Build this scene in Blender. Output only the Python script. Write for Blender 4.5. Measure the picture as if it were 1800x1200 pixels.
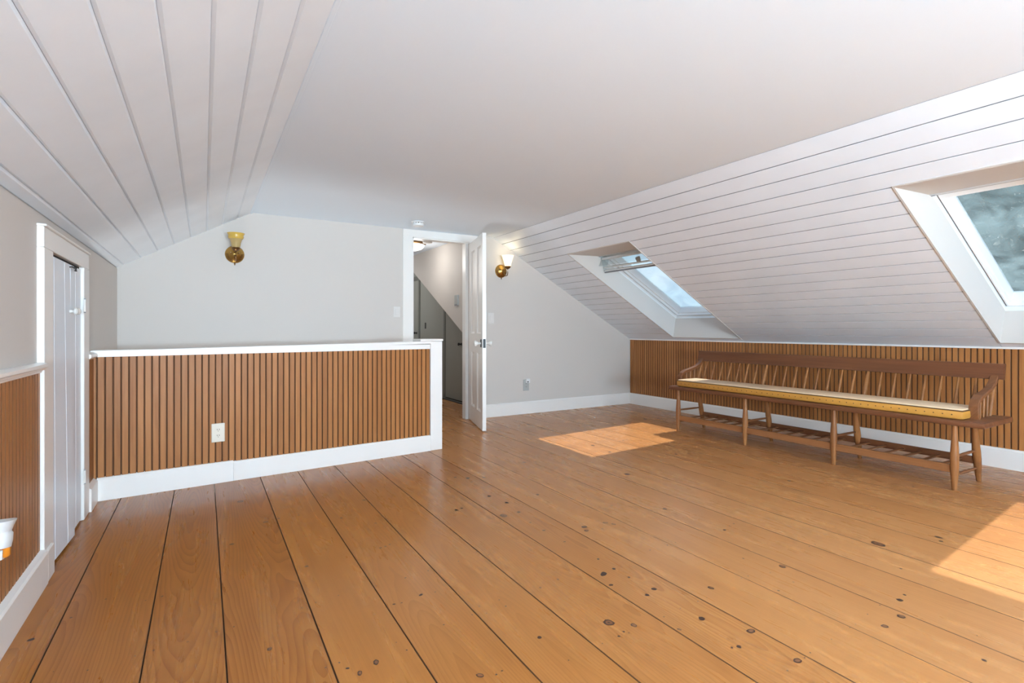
import bpy, bmesh, math, random
from mathutils import Vector, Matrix
random.seed(7)
PI = math.pi
for o in list(bpy.data.objects): bpy.data.objects.remove(o)
S = bpy.context.scene
COL = S.collection

# ------------------------------------------------------------------ room measures (metres, camera stands at x=0 y=0)
YB, YR = 5.412, -3.4            # far wall, rear wall behind the camera
XL, XR = -0.633, 5.189          # knee walls
ZC, ZL, ZK = 2.145, 1.565, 0.911
XCL, XCR = 0.386, 2.974         # ceiling edges
EYE = 1.05

# ------------------------------------------------------------------ camera
cam = bpy.data.cameras.new('camera'); camo = bpy.data.objects.new('camera', cam); COL.objects.link(camo)
camo.location = (0, 0, EYE); camo.rotation_euler = (PI/2, 0, -0.5394)
cam.sensor_width = 36; cam.lens = 904.4/1800*36; cam.shift_y = -21.5/1800; cam.clip_start = 0.02
S.camera = camo

# ------------------------------------------------------------------ world, sun, added fill lamps, exposure
W = bpy.data.worlds.new('sky'); S.world = W; W.use_nodes = True
wn, wl = W.node_tree.nodes, W.node_tree.links
wn.clear()
def wnode(t, **k):
    n = wn.new(t)
    for a, b in k.items(): setattr(n, a, b)
    return n
w_out = wnode('ShaderNodeOutputWorld'); w_bg = wnode('ShaderNodeBackground'); w_tc = wnode('ShaderNodeTexCoord')
w_sep = wnode('ShaderNodeSeparateXYZ'); w_ramp = wnode('ShaderNodeValToRGB'); w_noise = wnode('ShaderNodeTexNoise')
w_cr = wnode('ShaderNodeValToRGB'); w_mix = wnode('ShaderNodeMix', data_type='RGBA')
wl.new(w_tc.outputs['Generated'], w_sep.inputs[0]); wl.new(w_sep.outputs[2], w_ramp.inputs[0])
w_ramp.color_ramp.elements[0].color = (0.40, 0.54, 0.68, 1); w_ramp.color_ramp.elements[1].color = (0.22, 0.42, 0.78, 1)
w_ramp.color_ramp.elements[0].position = 0.0; w_ramp.color_ramp.elements[1].position = 0.9
w_noise.inputs['Scale'].default_value = 11; w_noise.inputs['Detail'].default_value = 6
wl.new(w_tc.outputs['Generated'], w_noise.inputs['Vector']); wl.new(w_noise.outputs[0], w_cr.inputs[0])
w_cr.color_ramp.elements[0].position = 0.5; w_cr.color_ramp.elements[1].position = 0.68
wl.new(w_cr.outputs[0], w_mix.inputs[0]); wl.new(w_ramp.outputs[0], w_mix.inputs[6])
w_mix.inputs[7].default_value = (0.64, 0.70, 0.77, 1)
wl.new(w_mix.outputs[2], w_bg.inputs[0]); wl.new(w_bg.outputs[0], w_out.inputs[0])
w_bg.inputs[1].default_value = 1.0

def lamp(name, kind, loc, power, color, **k):
    l = bpy.data.lights.new(name, kind); l.energy = power; l.color = color
    for a, b in k.items(): setattr(l, a, b)
    o = bpy.data.objects.new(name, l); COL.objects.link(o); o.location = loc
    return o
sun = lamp('sun', 'SUN', (8, 3, 8), 5.7, (1, 0.95, 0.88), angle=math.radians(0.53))
sun.rotation_euler = Vector((-0.715, -0.20, -1)).to_track_quat('-Z', 'Y').to_euler()
ADDED_WIN = ((-0.40, 0.70), (1.00, 2.10))      # unseen rear windows added to hold the fill lamps, x ranges
for i, (a, b) in enumerate(ADDED_WIN):
    d = lamp('window_daylight', 'AREA', ((a+b)/2, YR+0.05, 1.00), 340, (0.65, 0.84, 1.0), shape='RECTANGLE', size=b-a-0.1, size_y=0.8)  # unseen lamps added to fill the room from behind the camera
    d.rotation_euler = (PI/2+math.radians(64), 0, 0)
slope_fill = lamp('north_window_daylight', 'AREA', (-0.20, -2.0, 1.93), 70, (0.62, 0.83, 1.0), shape='RECTANGLE', size=0.60, size_y=1.3)   # unseen fill lamp added behind the camera to brighten the right side
slope_fill.rotation_euler = Vector((0.73, 0.66, -0.12)).to_track_quat('-Z', 'Y').to_euler()
st = lamp('stairwell_daylight', 'AREA', (0.15, 4.72, -1.18), 25, (0.88, 0.93, 0.95), shape='RECTANGLE', size=1.2, size_y=0.8)   # unseen lamp added to brighten the far ceiling and far wall
st.rotation_euler = Vector((0.62, 0.0, 1)).to_track_quat('-Z', 'Y').to_euler()
S.view_settings.view_transform = 'Standard'; S.view_settings.look = 'None'
S.view_settings.gamma = 1; S.view_settings.use_curve_mapping = False
S.view_settings.exposure = 0.30

# ------------------------------------------------------------------ materials
def newmat(name):
    m = bpy.data.materials.new(name); m.use_nodes = True
    nt = m.node_tree; b = nt.nodes['Principled BSDF']
    return m, nt, b
def plain(name, col, rough=0.5, metal=0.0, spec=0.5, bump=0.0, bscale=60, vary=0.0, coat=0):
    m, nt, b = newmat(name)
    b.inputs['Base Color'].default_value = (*col, 1); b.inputs['Roughness'].default_value = rough
    b.inputs['Metallic'].default_value = metal; b.inputs['Specular IOR Level'].default_value = spec
    b.inputs['Coat Weight'].default_value = coat
    N, L = nt.nodes, nt.links
    tc = N.new('ShaderNodeTexCoord'); no = N.new('ShaderNodeTexNoise'); no.inputs['Scale'].default_value = bscale
    no.inputs['Detail'].default_value = 4
    L.new(tc.outputs['Object'], no.inputs['Vector'])
    if bump:
        bp = N.new('ShaderNodeBump'); bp.inputs['Strength'].default_value = bump; bp.inputs['Distance'].default_value = 0.003
        L.new(no.outputs[0], bp.inputs['Height']); L.new(bp.outputs[0], b.inputs['Normal'])
    if vary:
        n2 = N.new('ShaderNodeTexNoise'); n2.inputs['Scale'].default_value = 3; n2.inputs['Detail'].default_value = 5
        L.new(tc.outputs['Object'], n2.inputs['Vector'])
        mx = N.new('ShaderNodeMix'); mx.data_type = 'RGBA'
        mr = N.new('ShaderNodeMapRange'); mr.inputs[1].default_value = 0.35; mr.inputs[2].default_value = 0.7
        L.new(n2.outputs[0], mr.inputs[0]); L.new(mr.outputs[0], mx.inputs[0])
        mx.inputs[6].default_value = (*col, 1); mx.inputs[7].default_value = (*[c*(1-vary) for c in col], 1)
        L.new(mx.outputs[2], b.inputs['Base Color'])
    return m

def wood(name, c_light, c_dark, axis='Y', rough=0.35, grain=1.0, rings=0.0, spec=0.5, rand=0.12, coat=0.0, ringscale=1.0, rmod=0.06):
    """long-grained wood: stretched noise, fine pores and (rings) flat-sawn cathedral figure; each object shifts the pattern"""
    m, nt, b = newmat(name); N, L = nt.nodes, nt.links
    def nd(t, **k):
        n = N.new(t)
        for a, v in k.items(): setattr(n, a, v)
        return n
    def mth(op, a, c=None):
        n = nd('ShaderNodeMath', operation=op)
        for i, v in enumerate((a, c)):
            if v is None: continue
            if isinstance(v, (int, float)): n.inputs[i].default_value = v
            else: L.new(v, n.inputs[i])
        return n.outputs[0]
    tc = nd('ShaderNodeTexCoord'); oi = nd('ShaderNodeObjectInfo'); sp = nd('ShaderNodeSeparateXYZ')
    geo = nd('ShaderNodeNewGeometry')
    L.new(geo.outputs['Position'], sp.inputs[0])
    ax = 'XYZ'.index(axis); o1, o2 = [i for i in range(3) if i != ax]
    rnd = oi.outputs['Random']
    def comb(a, bb, c):
        n = nd('ShaderNodeCombineXYZ')
        for i, v in enumerate((a, bb, c)):
            if isinstance(v, (int, float)): n.inputs[i].default_value = v
            else: L.new(v, n.inputs[i])
        return n.outputs[0]
    across = mth('ADD', sp.outputs[o1], mth('MULTIPLY', sp.outputs[o2], 0.83))
    along = sp.outputs[ax]
    r1 = mth('MULTIPLY', rnd, 37.0)
    v1 = comb(mth('MULTIPLY', across, 9), mth('ADD', mth('MULTIPLY', along, 0.7), r1), r1)
    n1 = nd('ShaderNodeTexNoise'); n1.inputs['Scale'].default_value = 1.6; n1.inputs['Detail'].default_value = 6; n1.inputs['Roughness'].default_value = 0.6
    n1.inputs['Distortion'].default_value = 0.6
    L.new(v1, n1.inputs['Vector'])
    v2 = comb(mth('MULTIPLY', across, 180), mth('ADD', mth('MULTIPLY', along, 1.3), r1), r1)
    n2 = nd('ShaderNodeTexNoise'); n2.inputs['Scale'].default_value = 1.0; n2.inputs['Detail'].default_value = 3
    L.new(v2, n2.inputs['Vector'])
    fac = mth('ADD', mth('MULTIPLY', n1.outputs[0], 1.1*grain), mth('MULTIPLY', n2.outputs[0], 0.45*grain))
    if rings:
        n3 = nd('ShaderNodeTexNoise'); n3.inputs['Scale'].default_value = 1.0; n3.inputs['Detail'].default_value = 2
        L.new(comb(mth('MULTIPLY', across, 5), mth('ADD', mth('MULTIPLY', along, 1.5), r1), r1), n3.inputs['Vector'])
        # distance from a tilted pith: contours are the long nested arches of a flat-sawn board
        lx = mth('SUBTRACT', mth('FRACT', mth('ADD', mth('MULTIPLY', across, 3.55), mth('MULTIPLY', rnd, 3.1))), 0.5)
        lx = mth('MULTIPLY', lx, 0.30)
        dz = mth('ADD', mth('MULTIPLY', mth('PINGPONG', mth('ADD', along, mth('MULTIPLY', rnd, 9)), 1.9), 0.055), mth('MULTIPLY', n3.outputs[0], 0.07))
        rr = mth('SQRT', mth('ADD', mth('MULTIPLY', lx, lx), mth('MULTIPLY', dz, dz)))
        saw = mth('FRACT', mth('MULTIPLY', rr, 95*ringscale))
        saw = mth('POWER', saw, 2.2)
        sel = mth('MULTIPLY', mth('POWER', rnd, 0.8), rings)
        fac = mth('ADD', fac, mth('MULTIPLY', saw, sel))
    fac = mth('ADD', fac, mth('MULTIPLY', mth('SUBTRACT', rnd, 0.5), rand*2))
    mr = nd('ShaderNodeMapRange'); L.new(fac, mr.inputs[0])
    mr.inputs[1].default_value = 0.35*grain+0.05; mr.inputs[2].default_value = 1.15*grain+0.1+rings*0.4
    mx = nd('ShaderNodeMix', data_type='RGBA'); L.new(mr.outputs[0], mx.inputs[0])
    mx.inputs[6].default_value = (*c_light, 1); mx.inputs[7].default_value = (*c_dark, 1)
    mm = nd('ShaderNodeMix', data_type='RGBA', blend_type='MULTIPLY'); mm.inputs[0].default_value = 1.0
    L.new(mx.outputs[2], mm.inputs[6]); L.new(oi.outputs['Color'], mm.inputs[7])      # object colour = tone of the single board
    L.new(mm.outputs[2], b.inputs['Base Color'])
    rmr = nd('ShaderNodeMapRange'); L.new(n1.outputs[0], rmr.inputs[0]); rmr.inputs[3].default_value = rough-rmod; rmr.inputs[4].default_value = rough+rmod
    L.new(rmr.outputs[0], b.inputs['Roughness'])
    b.inputs['Specular IOR Level'].default_value = spec; b.inputs['Coat Weight'].default_value = coat; b.inputs['Coat Roughness'].default_value = 0.2
    bp = nd('ShaderNodeBump'); bp.inputs['Strength'].default_value = 0.08; bp.inputs['Distance'].default_value = 0.001
    L.new(n2.outputs[0], bp.inputs['Height']); L.new(bp.outputs[0], b.inputs['Normal'])
    return m

M = {}
M['wall'] = plain('wall_paint', (0.64, 0.585, 0.535), 0.6, bump=0.05, bscale=90)
M['ceil'] = plain('ceiling_paint', (0.82, 0.905, 0.99), 0.75, bump=0.05, bscale=50)
M['trim'] = plain('gloss_trim_paint', (0.88, 0.84, 0.795), 0.32, bump=0.03, bscale=25)
M['board_white'] = plain('white_board_paint', (0.845, 0.89, 0.945), 0.38, bump=0.06, bscale=14, vary=0.05)
M['groove'] = plain('board_backing', (0.75, 0.76, 0.78), 0.7)
M['groove_r'] = plain('shadow_gap_backing', (0.34, 0.34, 0.35), 0.8)  # dark grey that paints shade into the gaps of the right slope
M['shaft'] = plain('shaft_paint', (0.64, 0.605, 0.565), 0.5, bump=0.03, bscale=25)
M['dark'] = plain('dark_void', (0.03, 0.02, 0.015), 0.9)
M['darkwood'] = plain('groove_stain', (0.15, 0.055, 0.016), 0.7)
M['floor'] = wood('pine_floor', (0.50, 0.205, 0.050), (0.30, 0.098, 0.018), 'Y', 0.28, 1.0, rings=0.8, spec=0.28, rand=0.05)
M['bead'] = wood('stained_beadboard', (0.47, 0.195, 0.060), (0.26, 0.092, 0.024), 'Z', 0.42, 1.0, spec=0.25, rand=0.13)
M['seam'] = plain('seam_stain', (0.13, 0.052, 0.017), 0.6)
M['knot'] = plain('knot', (0.05, 0.017, 0.007), 0.35)
M['knot_core'] = plain('knot_core', (0.22, 0.085, 0.03), 0.35)
M['bench'] = wood('dark_bench_wood', (0.23, 0.085, 0.034), (0.08, 0.026, 0.011), 'Y', 0.36, 1.0, rand=0.12, spec=0.3)
M['bench_z'] = wood('bench_leg_wood', (0.40, 0.165, 0.052), (0.14, 0.046, 0.014), 'Z', 0.36, 1.0, rand=0.1, spec=0.3)
M['bench_x'] = wood('bench_stretcher_wood', (0.28, 0.11, 0.042), (0.11, 0.037, 0.014), 'X', 0.38, 1.0, rand=0.1, spec=0.3)
M['bench_rail'] = wood('worn_shelf_rail_wood', (0.38, 0.155, 0.055), (0.16, 0.055, 0.02), 'Y', 0.36, 1.0, rand=0.1, spec=0.3)  # lighter tone for the front shelf rails only
M['cushion'] = plain('mustard_vinyl', (0.58, 0.27, 0.045), 0.5, bump=0.05, bscale=200, vary=0.15)
M['cushion_top'] = plain('cream_cushion_top', (0.84, 0.60, 0.38), 0.5, bump=0.05, bscale=200, vary=0.1)
M['piping'] = plain('brown_piping', (0.12, 0.06, 0.02), 0.6)
M['brass'] = plain('aged_brass', (0.62, 0.36, 0.10), 0.28, metal=1.0, vary=0.45)
M['brass_dark'] = plain('dark_brass', (0.22, 0.12, 0.05), 0.35, metal=1.0)
M['chrome'] = plain('chrome', (0.78, 0.78, 0.76), 0.18, metal=1.0)
M['alu'] = plain('grey_gasket', (0.30, 0.30, 0.31), 0.5)
M['black'] = plain('black_iron', (0.012, 0.011, 0.011), 0.45)
M['porcelain'] = plain('white_porcelain', (0.80, 0.77, 0.72), 0.2)
M['plastic'] = plain('white_plastic', (0.80, 0.80, 0.79), 0.4)
M['switch'] = plain('switch_plastic', (0.74, 0.70, 0.66), 0.4)
M['ivory'] = plain('ivory_plastic', (0.78, 0.70, 0.58), 0.4)
M['greyplastic'] = plain('grey_plastic', (0.42, 0.42, 0.40), 0.45)
M['slot'] = plain('dark_slot', (0.06, 0.045, 0.03), 0.6)
M['greywall'] = plain('grey_green_paint', (0.30, 0.31, 0.28), 0.55, bump=0.05, bscale=40)
M['greytrim'] = plain('grey_green_trim', (0.15, 0.155, 0.14), 0.45)
M['sash'] = plain('white_sash', (0.86, 0.86, 0.85), 0.35)
M['outside'] = plain('roof_shingle', (0.10, 0.10, 0.10), 0.9)
M['lawn'] = plain('lawn', (0.06, 0.11, 0.03), 0.95, vary=0.4)
M['bark'] = plain('bark', (0.05, 0.042, 0.036), 0.9, bump=0.4, bscale=20)
M['orange'] = plain('orange_liquid', (0.75, 0.24, 0.02), 0.15)

def leafmat(name, c1, c2):
    m, nt, b = newmat(name); N, L = nt.nodes, nt.links
    geo = N.new('ShaderNodeNewGeometry'); no = N.new('ShaderNodeTexNoise'); no.inputs['Scale'].default_value = 1.4; no.inputs['Detail'].default_value = 5
    L.new(geo.outputs['Position'], no.inputs['Vector'])
    mx = N.new('ShaderNodeMix'); mx.data_type = 'RGBA'; L.new(no.outputs[0], mx.inputs[0])
    mx.inputs[6].default_value = (*c1, 1); mx.inputs[7].default_value = (*c2, 1)
    L.new(mx.outputs[2], b.inputs['Base Color']); b.inputs['Roughness'].default_value = 0.6; b.inputs['Specular IOR Level'].default_value = 0.25
    return m
M['leaf'] = leafmat('leaf', (0.03, 0.062, 0.055), (0.085, 0.135, 0.115))

def glassmat(name, dirt, tint, dirtcol=(0.38, 0.52, 0.54)):
    """thin pane: clear with a fresnel reflection and a film of dust and water spots"""
    m = bpy.data.materials.new(name); m.use_nodes = True; nt = m.node_tree; N, L = nt.nodes, nt.links; N.clear()
    out = N.new('ShaderNodeOutputMaterial'); tr = N.new('ShaderNodeBsdfTransparent'); gl = N.new('ShaderNodeBsdfGlossy')
    tr.inputs[0].default_value = (*tint, 1); gl.inputs['Roughness'].default_value = 0.03
    fr = N.new('ShaderNodeLayerWeight'); fr.inputs[0].default_value = 0.5
    pw = N.new('ShaderNodeMath'); pw.operation = 'POWER'; pw.inputs[1].default_value = 5; L.new(fr.outputs['Facing'], pw.inputs[0])
    sc = N.new('ShaderNodeMath'); sc.operation = 'MULTIPLY_ADD'; sc.inputs[1].default_value = 0.92; sc.inputs[2].default_value = 0.08; L.new(pw.outputs[0], sc.inputs[0])
    mx = N.new('ShaderNodeMixShader'); L.new(sc.outputs[0], mx.inputs[0]); L.new(tr.outputs[0], mx.inputs[1]); L.new(gl.outputs[0], mx.inputs[2])
    tl = N.new('ShaderNodeBsdfTranslucent'); tl.inputs[0].default_value = (*dirtcol, 1)
    geo = N.new('ShaderNodeNewGeometry')
    n1 = N.new('ShaderNodeTexNoise'); n1.inputs['Scale'].default_value = 3.5; n1.inputs['Detail'].default_value = 8; n1.inputs['Distortion'].default_value = 1.2
    n2 = N.new('ShaderNodeTexVoronoi'); n2.inputs['Scale'].default_value = 42
    L.new(geo.outputs['Position'], n1.inputs['Vector']); L.new(geo.outputs['Position'], n2.inputs['Vector'])
    r1 = N.new('ShaderNodeMapRange'); L.new(n1.outputs[0], r1.inputs[0]); r1.inputs[1].default_value = 0.3; r1.inputs[2].default_value = 0.75
    r1.inputs[3].default_value = dirt*0.35; r1.inputs[4].default_value = dirt*1.3
    r2 = N.new('ShaderNodeMapRange'); L.new(n2.outputs['Distance'], r2.inputs[0]); r2.inputs[1].default_value = 0.10; r2.inputs[2].default_value = 0.04
    n3 = N.new('ShaderNodeTexNoise'); n3.inputs['Scale'].default_value = 6; L.new(geo.outputs['Position'], n3.inputs['Vector'])
    r3 = N.new('ShaderNodeMapRange'); L.new(n3.outputs[0], r3.inputs[0]); r3.inputs[1].default_value = 0.5; r3.inputs[2].default_value = 0.62
    mu = N.new('ShaderNodeMath'); mu.operation = 'MULTIPLY'; L.new(r2.outputs[0], mu.inputs[0]); L.new(r3.outputs[0], mu.inputs[1])
    mu2 = N.new('ShaderNodeMath'); mu2.operation = 'MULTIPLY'; mu2.inputs[1].default_value = 0.55; L.new(mu.outputs[0], mu2.inputs[0])
    mxm = N.new('ShaderNodeMath'); mxm.operation = 'MAXIMUM'; L.new(r1.outputs[0], mxm.inputs[0]); L.new(mu2.outputs[0], mxm.inputs[1])
    m2 = N.new('ShaderNodeMixShader'); L.new(mxm.outputs[0], m2.inputs[0]); L.new(mx.outputs[0], m2.inputs[1]); L.new(tl.outputs[0], m2.inputs[2])
    L.new(m2.outputs[0], out.inputs[0])
    return m
M['pane'] = glassmat('dusty_pane', 0.35, (0.93, 0.97, 1.0))
M['clear'] = glassmat('clear_pane', 0.03, (0.95, 0.97, 0.97))

def shade_mat(name, col, emit=0.0, ecol=(1, 0.8, 0.45)):
    m, nt, b = newmat(name)
    b.inputs['Base Color'].default_value = (*col, 1); b.inputs['Roughness'].default_value = 0.25
    b.inputs['Subsurface Weight'].default_value = 0.0
    b.inputs['Transmission Weight'].default_value = 0.35
    b.inputs['Emission Color'].default_value = (*ecol, 1); b.inputs['Emission Strength'].default_value = emit
    return m
M['amber'] = shade_mat('amber_glass', (0.72, 0.52, 0.22))
M['amber_rim'] = plain('amber_glass_band', (0.66, 0.42, 0.08), 0.2)
M['lit'] = shade_mat('lit_frosted_glass', (0.9, 0.82, 0.6), 0.75, (1.0, 0.86, 0.55))
M['bulb'] = shade_mat('bulb', (1, 1, 1), 4, (1.0, 0.93, 0.75))
M['hall_glass'] = shade_mat('hall_lamp_glass', (0.95, 0.95, 0.92), 2.6, (1.0, 0.97, 0.92))

# ------------------------------------------------------------------ mesh helpers
def finish(bm, name, mat, parent=None, loc=None, smooth=False, kind=None, label=None):
    me = bpy.data.meshes.new(name); bm.normal_update(); bm.to_mesh(me); bm.free()
    mats = mat if isinstance(mat, (list, tuple)) else [mat]
    for mm in mats: me.materials.append(mm)
    if smooth:
        for p in me.polygons: p.use_smooth = True
        try: me.set_sharp_from_angle(angle=math.radians(40))
        except Exception: pass
    o = bpy.data.objects.new(name, me); COL.objects.link(o)
    if parent: o.parent = parent
    if loc: o.location = loc
    if kind: o['kind'] = kind
    if label: o['label'] = label
    return o
def box(bm, x0, x1, y0, y1, z0, z1, bev=0.0, mi=0, mtx=None):
    vs = [bm.verts.new((x, y, z)) for x in (x0, x1) for y in (y0, y1) for z in (z0, z1)]
    idx = [(0,1,3,2),(4,6,7,5),(0,4,5,1),(2,3,7,6),(0,2,6,4),(1,5,7,3)]
    fs = [bm.faces.new([vs[i] for i in f]) for f in idx]
    for f in fs: f.material_index = mi
    if bev > 0:
        es = list({e for f in fs for e in f.edges})
        r = bmesh.ops.bevel(bm, geom=es, offset=bev, segments=1 if bev < 0.004 else 2, affect='EDGES', profile=0.5)
        vs = list({v for f in r['faces'] for v in f.verts} | {v for v in vs if v.is_valid})
    if mtx is not None: bmesh.ops.transform(bm, matrix=mtx, verts=[v for v in vs if v.is_valid])
    return vs
def bx(name, dims, mat, parent=None, bev=0.0, loc=None, kind=None, label=None, mtx=None):
    bm = bmesh.new(); box(bm, *dims, bev=bev, mtx=mtx)
    return finish(bm, name, mat, parent, loc, kind=kind, label=label)
def lathe(bm, prof, seg=24, origin=(0,0,0), axis=(0,0,1), mi=0, closed=True):
    """prof: list of (radius, height along axis)"""
    q = Vector((0,0,1)).rotation_difference(Vector(axis).normalized()); O = Vector(origin)
    rings = []
    for r, h in prof:
        rings.append([bm.verts.new(O + q @ Vector((r*math.cos(2*PI*i/seg), r*math.sin(2*PI*i/seg), h))) for i in range(seg)])
    for a, b in zip(rings[:-1], rings[1:]):
        for i in range(seg):
            f = bm.faces.new((a[i], a[(i+1)%seg], b[(i+1)%seg], b[i])); f.material_index = mi
    if closed:
        f = bm.faces.new(rings[0][::-1]); f.material_index = mi
        f = bm.faces.new(rings[-1]); f.material_index = mi
def tube(bm, pts, r, seg=8, mi=0, flat=None):
    """round tube through points; r number or list"""
    pts = [Vector(p) for p in pts]; n = len(pts); rings = []
    up0 = Vector((0, 0, 1))
    for i, p in enumerate(pts):
        t = (pts[min(i+1, n-1)] - pts[max(i-1, 0)]).normalized()
        u = t.cross(up0)
        if u.length < 1e-3: u = t.cross(Vector((0, 1, 0)))
        u.normalize(); v = u.cross(t)
        ri = r[i] if isinstance(r, (list, tuple)) else r
        a, b = (ri, ri) if flat is None else (ri*flat[0], ri*flat[1])
        rings.append([bm.verts.new(p + u*a*math.cos(2*PI*k/seg) + v*b*math.sin(2*PI*k/seg)) for k in range(seg)])
    for a, b in zip(rings[:-1], rings[1:]):
        for k in range(seg):
            f = bm.faces.new((a[k], a[(k+1)%seg], b[(k+1)%seg], b[k])); f.material_index = mi
    bm.faces.new(rings[0][::-1]); bm.faces.new(rings[-1])
def empty(name, loc, label, cat, rz=0, group=None):
    o = bpy.data.objects.new(name, None); COL.objects.link(o); o.location = loc; o.rotation_euler = (0, 0, rz); o.empty_display_size = 0.05
    o['label'] = label; o['category'] = cat
    if group: o['group'] = group
    return o
def struct(name, dims=None, mat=None, bm=None, bev=0.0, parent=None, smooth=False, label=None):
    if bm is None: bm = bmesh.new(); box(bm, *dims, bev=bev)
    return finish(bm, name, mat, parent, kind='structure' if parent is None else None, smooth=smooth, label=label)
def poly_prism(bm, pts2, a, b, axis, mi=0):
    """extrude a polygon (list of 2-tuples) from a to b along axis 'X','Y','Z'"""
    def mk(p, t):
        if axis == 'Y': return (p[0], t, p[1])
        if axis == 'X': return (t, p[0], p[1])
        return (p[0], p[1], t)
    A = [bm.verts.new(mk(p, a)) for p in pts2]; B = [bm.verts.new(mk(p, b)) for p in pts2]
    n = len(pts2)
    fs = [bm.faces.new(A), bm.faces.new(B[::-1])]
    for i in range(n): fs.append(bm.faces.new((A[i], B[i], B[(i+1)%n], A[(i+1)%n])))
    for f in fs: f.material_index = mi
    bmesh.ops.recalc_face_normals(bm, faces=fs)

# ------------------------------------------------------------------ floor: wide pine planks, each its own piece, with knots
HW0, HW1 = Vector((-0.561, 3.988, 0)), Vector((1.793, 4.185, 0))     # foot line of the half wall
def hw_y(x): return HW0.y + (x-HW0.x)*(HW1.y-HW0.y)/(HW1.x-HW0.x)
floor = struct('floor', (XL-0.05, XR+0.05, YR-0.05, 3.9, -0.12, -0.021), M['dark'])
sub = bmesh.new(); box(sub, 1.70, XR+0.05, 3.9, 9.1, -0.12, -0.021)
finish(sub, 'subfloor', M['dark'], floor)
SEAMS = [-0.70, -0.443, -0.165, 0.060, 0.343, 0.594, 0.862, 1.112, 1.411, 1.659, 1.957, 2.222, 2.531, 2.792, 3.092, 3.325, 3.61, 3.89, 4.19, 4.47, 4.74, 5.0, 5.24]
KNOTS = []   # (px, py, half width in photo px, ring) noted from the boards, converted below to places on the floor
def K(ox, oy, sc, lst):
    for k in lst:
        KNOTS.append((ox+k[0]/sc, oy+k[1]/sc, k[2]/sc/2, len(k) > 3))
K(0, 840, 2, [(845,82,22,1),(935,154,18,1),(815,232,16),(1078,310,14),(1280,77,14),(1265,685,27,1),(1322,647,30,1),(948,600,20,1),(1687,693,30,1),(1745,690,10),(1765,677,9),
 (108,568,24),(570,415,10),(250,490,9),(1320,158,10),(1338,245,12),(1355,240,10),(1370,233,9),(1480,410,18),(1530,400,7),(1385,443,12),(1412,438,8),(1604,112,14),(1624,106,10),
 (1720,63,14),(1770,132,32,1),(1780,86,12),(1505,325,7),(1680,258,7),(1718,270,6),(1612,292,6),(1050,130,9),(1200,140,10),(1215,15,12),(1222,668,14),(1193,648,8),(1645,2,12),(1658,14,10),
 (540,605,8),(660,575,8),(475,625,6),(308,675,7),(188,680,5),(512,430,6),(372,425,7),(760,540,8),(822,522,7),(790,255,5),(1062,455,6),(1110,437,6),(1145,665,7),(1393,577,6),(1323,378,7),
 (1190,412,5),(1425,350,8),(1560,515,7),(1660,480,7),(1685,450,6),(1710,475,6),(1755,428,6),(1778,450,8),(980,142,10),(1430,604,8)])
K(900, 840, 2, [(328,157,20,1),(357,162,17,1),(254,172,20,1),(262,185,17,1),(318,179,8),(350,96,8),(372,88,6),(90,58,12),(112,184,13),(185,224,10),(303,285,14),(358,319,14),(322,337,34),(348,376,18),
 (411,349,11),(499,390,20),(475,411,17),(699,386,23,1),(667,494,24),(592,458,5),(653,434,5),(685,421,5),(588,532,16,1),(534,488,6),(840,538,34,1),(1004,642,34,1),(798,593,18),(773,596,12),
 (968,677,8),(1048,614,8),(1029,632,7),(340,508,40,1),(428,517,26,1),(376,556,12),(393,540,10),(411,544,6),(97,560,17),(161,356,10),(100,385,9),(199,640,6),(318,581,6),(1123,567,6),(1310,520,24,1),
 (1369,486,26,1),(1363,428,22),(1380,410,12),(950,310,26,1),(989,365,8),(908,332,6),(937,395,9),(813,282,8),(1280,234,50,1),(1500,208,26),(1508,222,14),(1198,120,7),(975,10,14),(538,108,18),
 (748,182,14),(765,168,8),(780,160,8),(485,254,6),(546,236,6),(575,226,5),(1660,640,16),(1635,553,6),(1250,478,6),(1188,526,6),(1208,513,5),(1293,446,6),(1367,318,10),(1045,240,6),(1065,233,6),
 (24,120,13),(65,156,8),(830,344,6),(807,352,6),(1410,30,9),(1330,125,4),(1290,150,4)])
K(780, 680, 3.4615, [(907,356,30),(1092,325,14),(1070,332,10),(490,458,24),(155,447,18),(70,549,22),(146,553,30),(246,550,28),(189,592,10),(453,760,18),(384,704,30),(278,664,26),(75,748,24),(110,738,20),(572,656,18),
 (1345,742,28,1),(1130,215,24),(1225,195,34),(1305,190,20),(1115,530,34),(685,563,10),(628,575,8),(506,665,10),(525,825,12),(1010,395,20),(1413,408,20),(1490,405,16),(460,235,14),(515,227,20),(660,262,10)])
cth, sth = math.cos(0.5394), math.sin(0.5394)
def floor_at(px, py):
    u = (px-900)/904.4; v = (578.5-py)/904.4; t = -EYE/v
    return (u*cth+sth)*t, (cth-u*sth)*t, t
knots_by = {}
for px, py, hw, ring in KNOTS:
    x, y, d = floor_at(px, py); r = hw*d/904.4
    for i in range(len(SEAMS)-1):
        if SEAMS[i] < x < SEAMS[i+1]:
            r = min(r, (SEAMS[i+1]-SEAMS[i])*0.3)
            x = min(max(x, SEAMS[i]+r+0.004), SEAMS[i+1]-r-0.004)
            knots_by.setdefault(i, []).append((x, y, r, ring))
def disc(bm, x, y, z, rx, ry, ang, mi, seg=12):
    c, s = math.cos(ang), math.sin(ang); vs = []
    for k in range(seg):
        a = 2*PI*k/seg; j = 1+random.uniform(-0.12, 0.12)
        u, v = rx*j*math.cos(a), ry*j*math.sin(a); vs.append(bm.verts.new((x+u*c-v*s, y+u*s+v*c, z)))
    bm.faces.new(vs).material_index = mi
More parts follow.
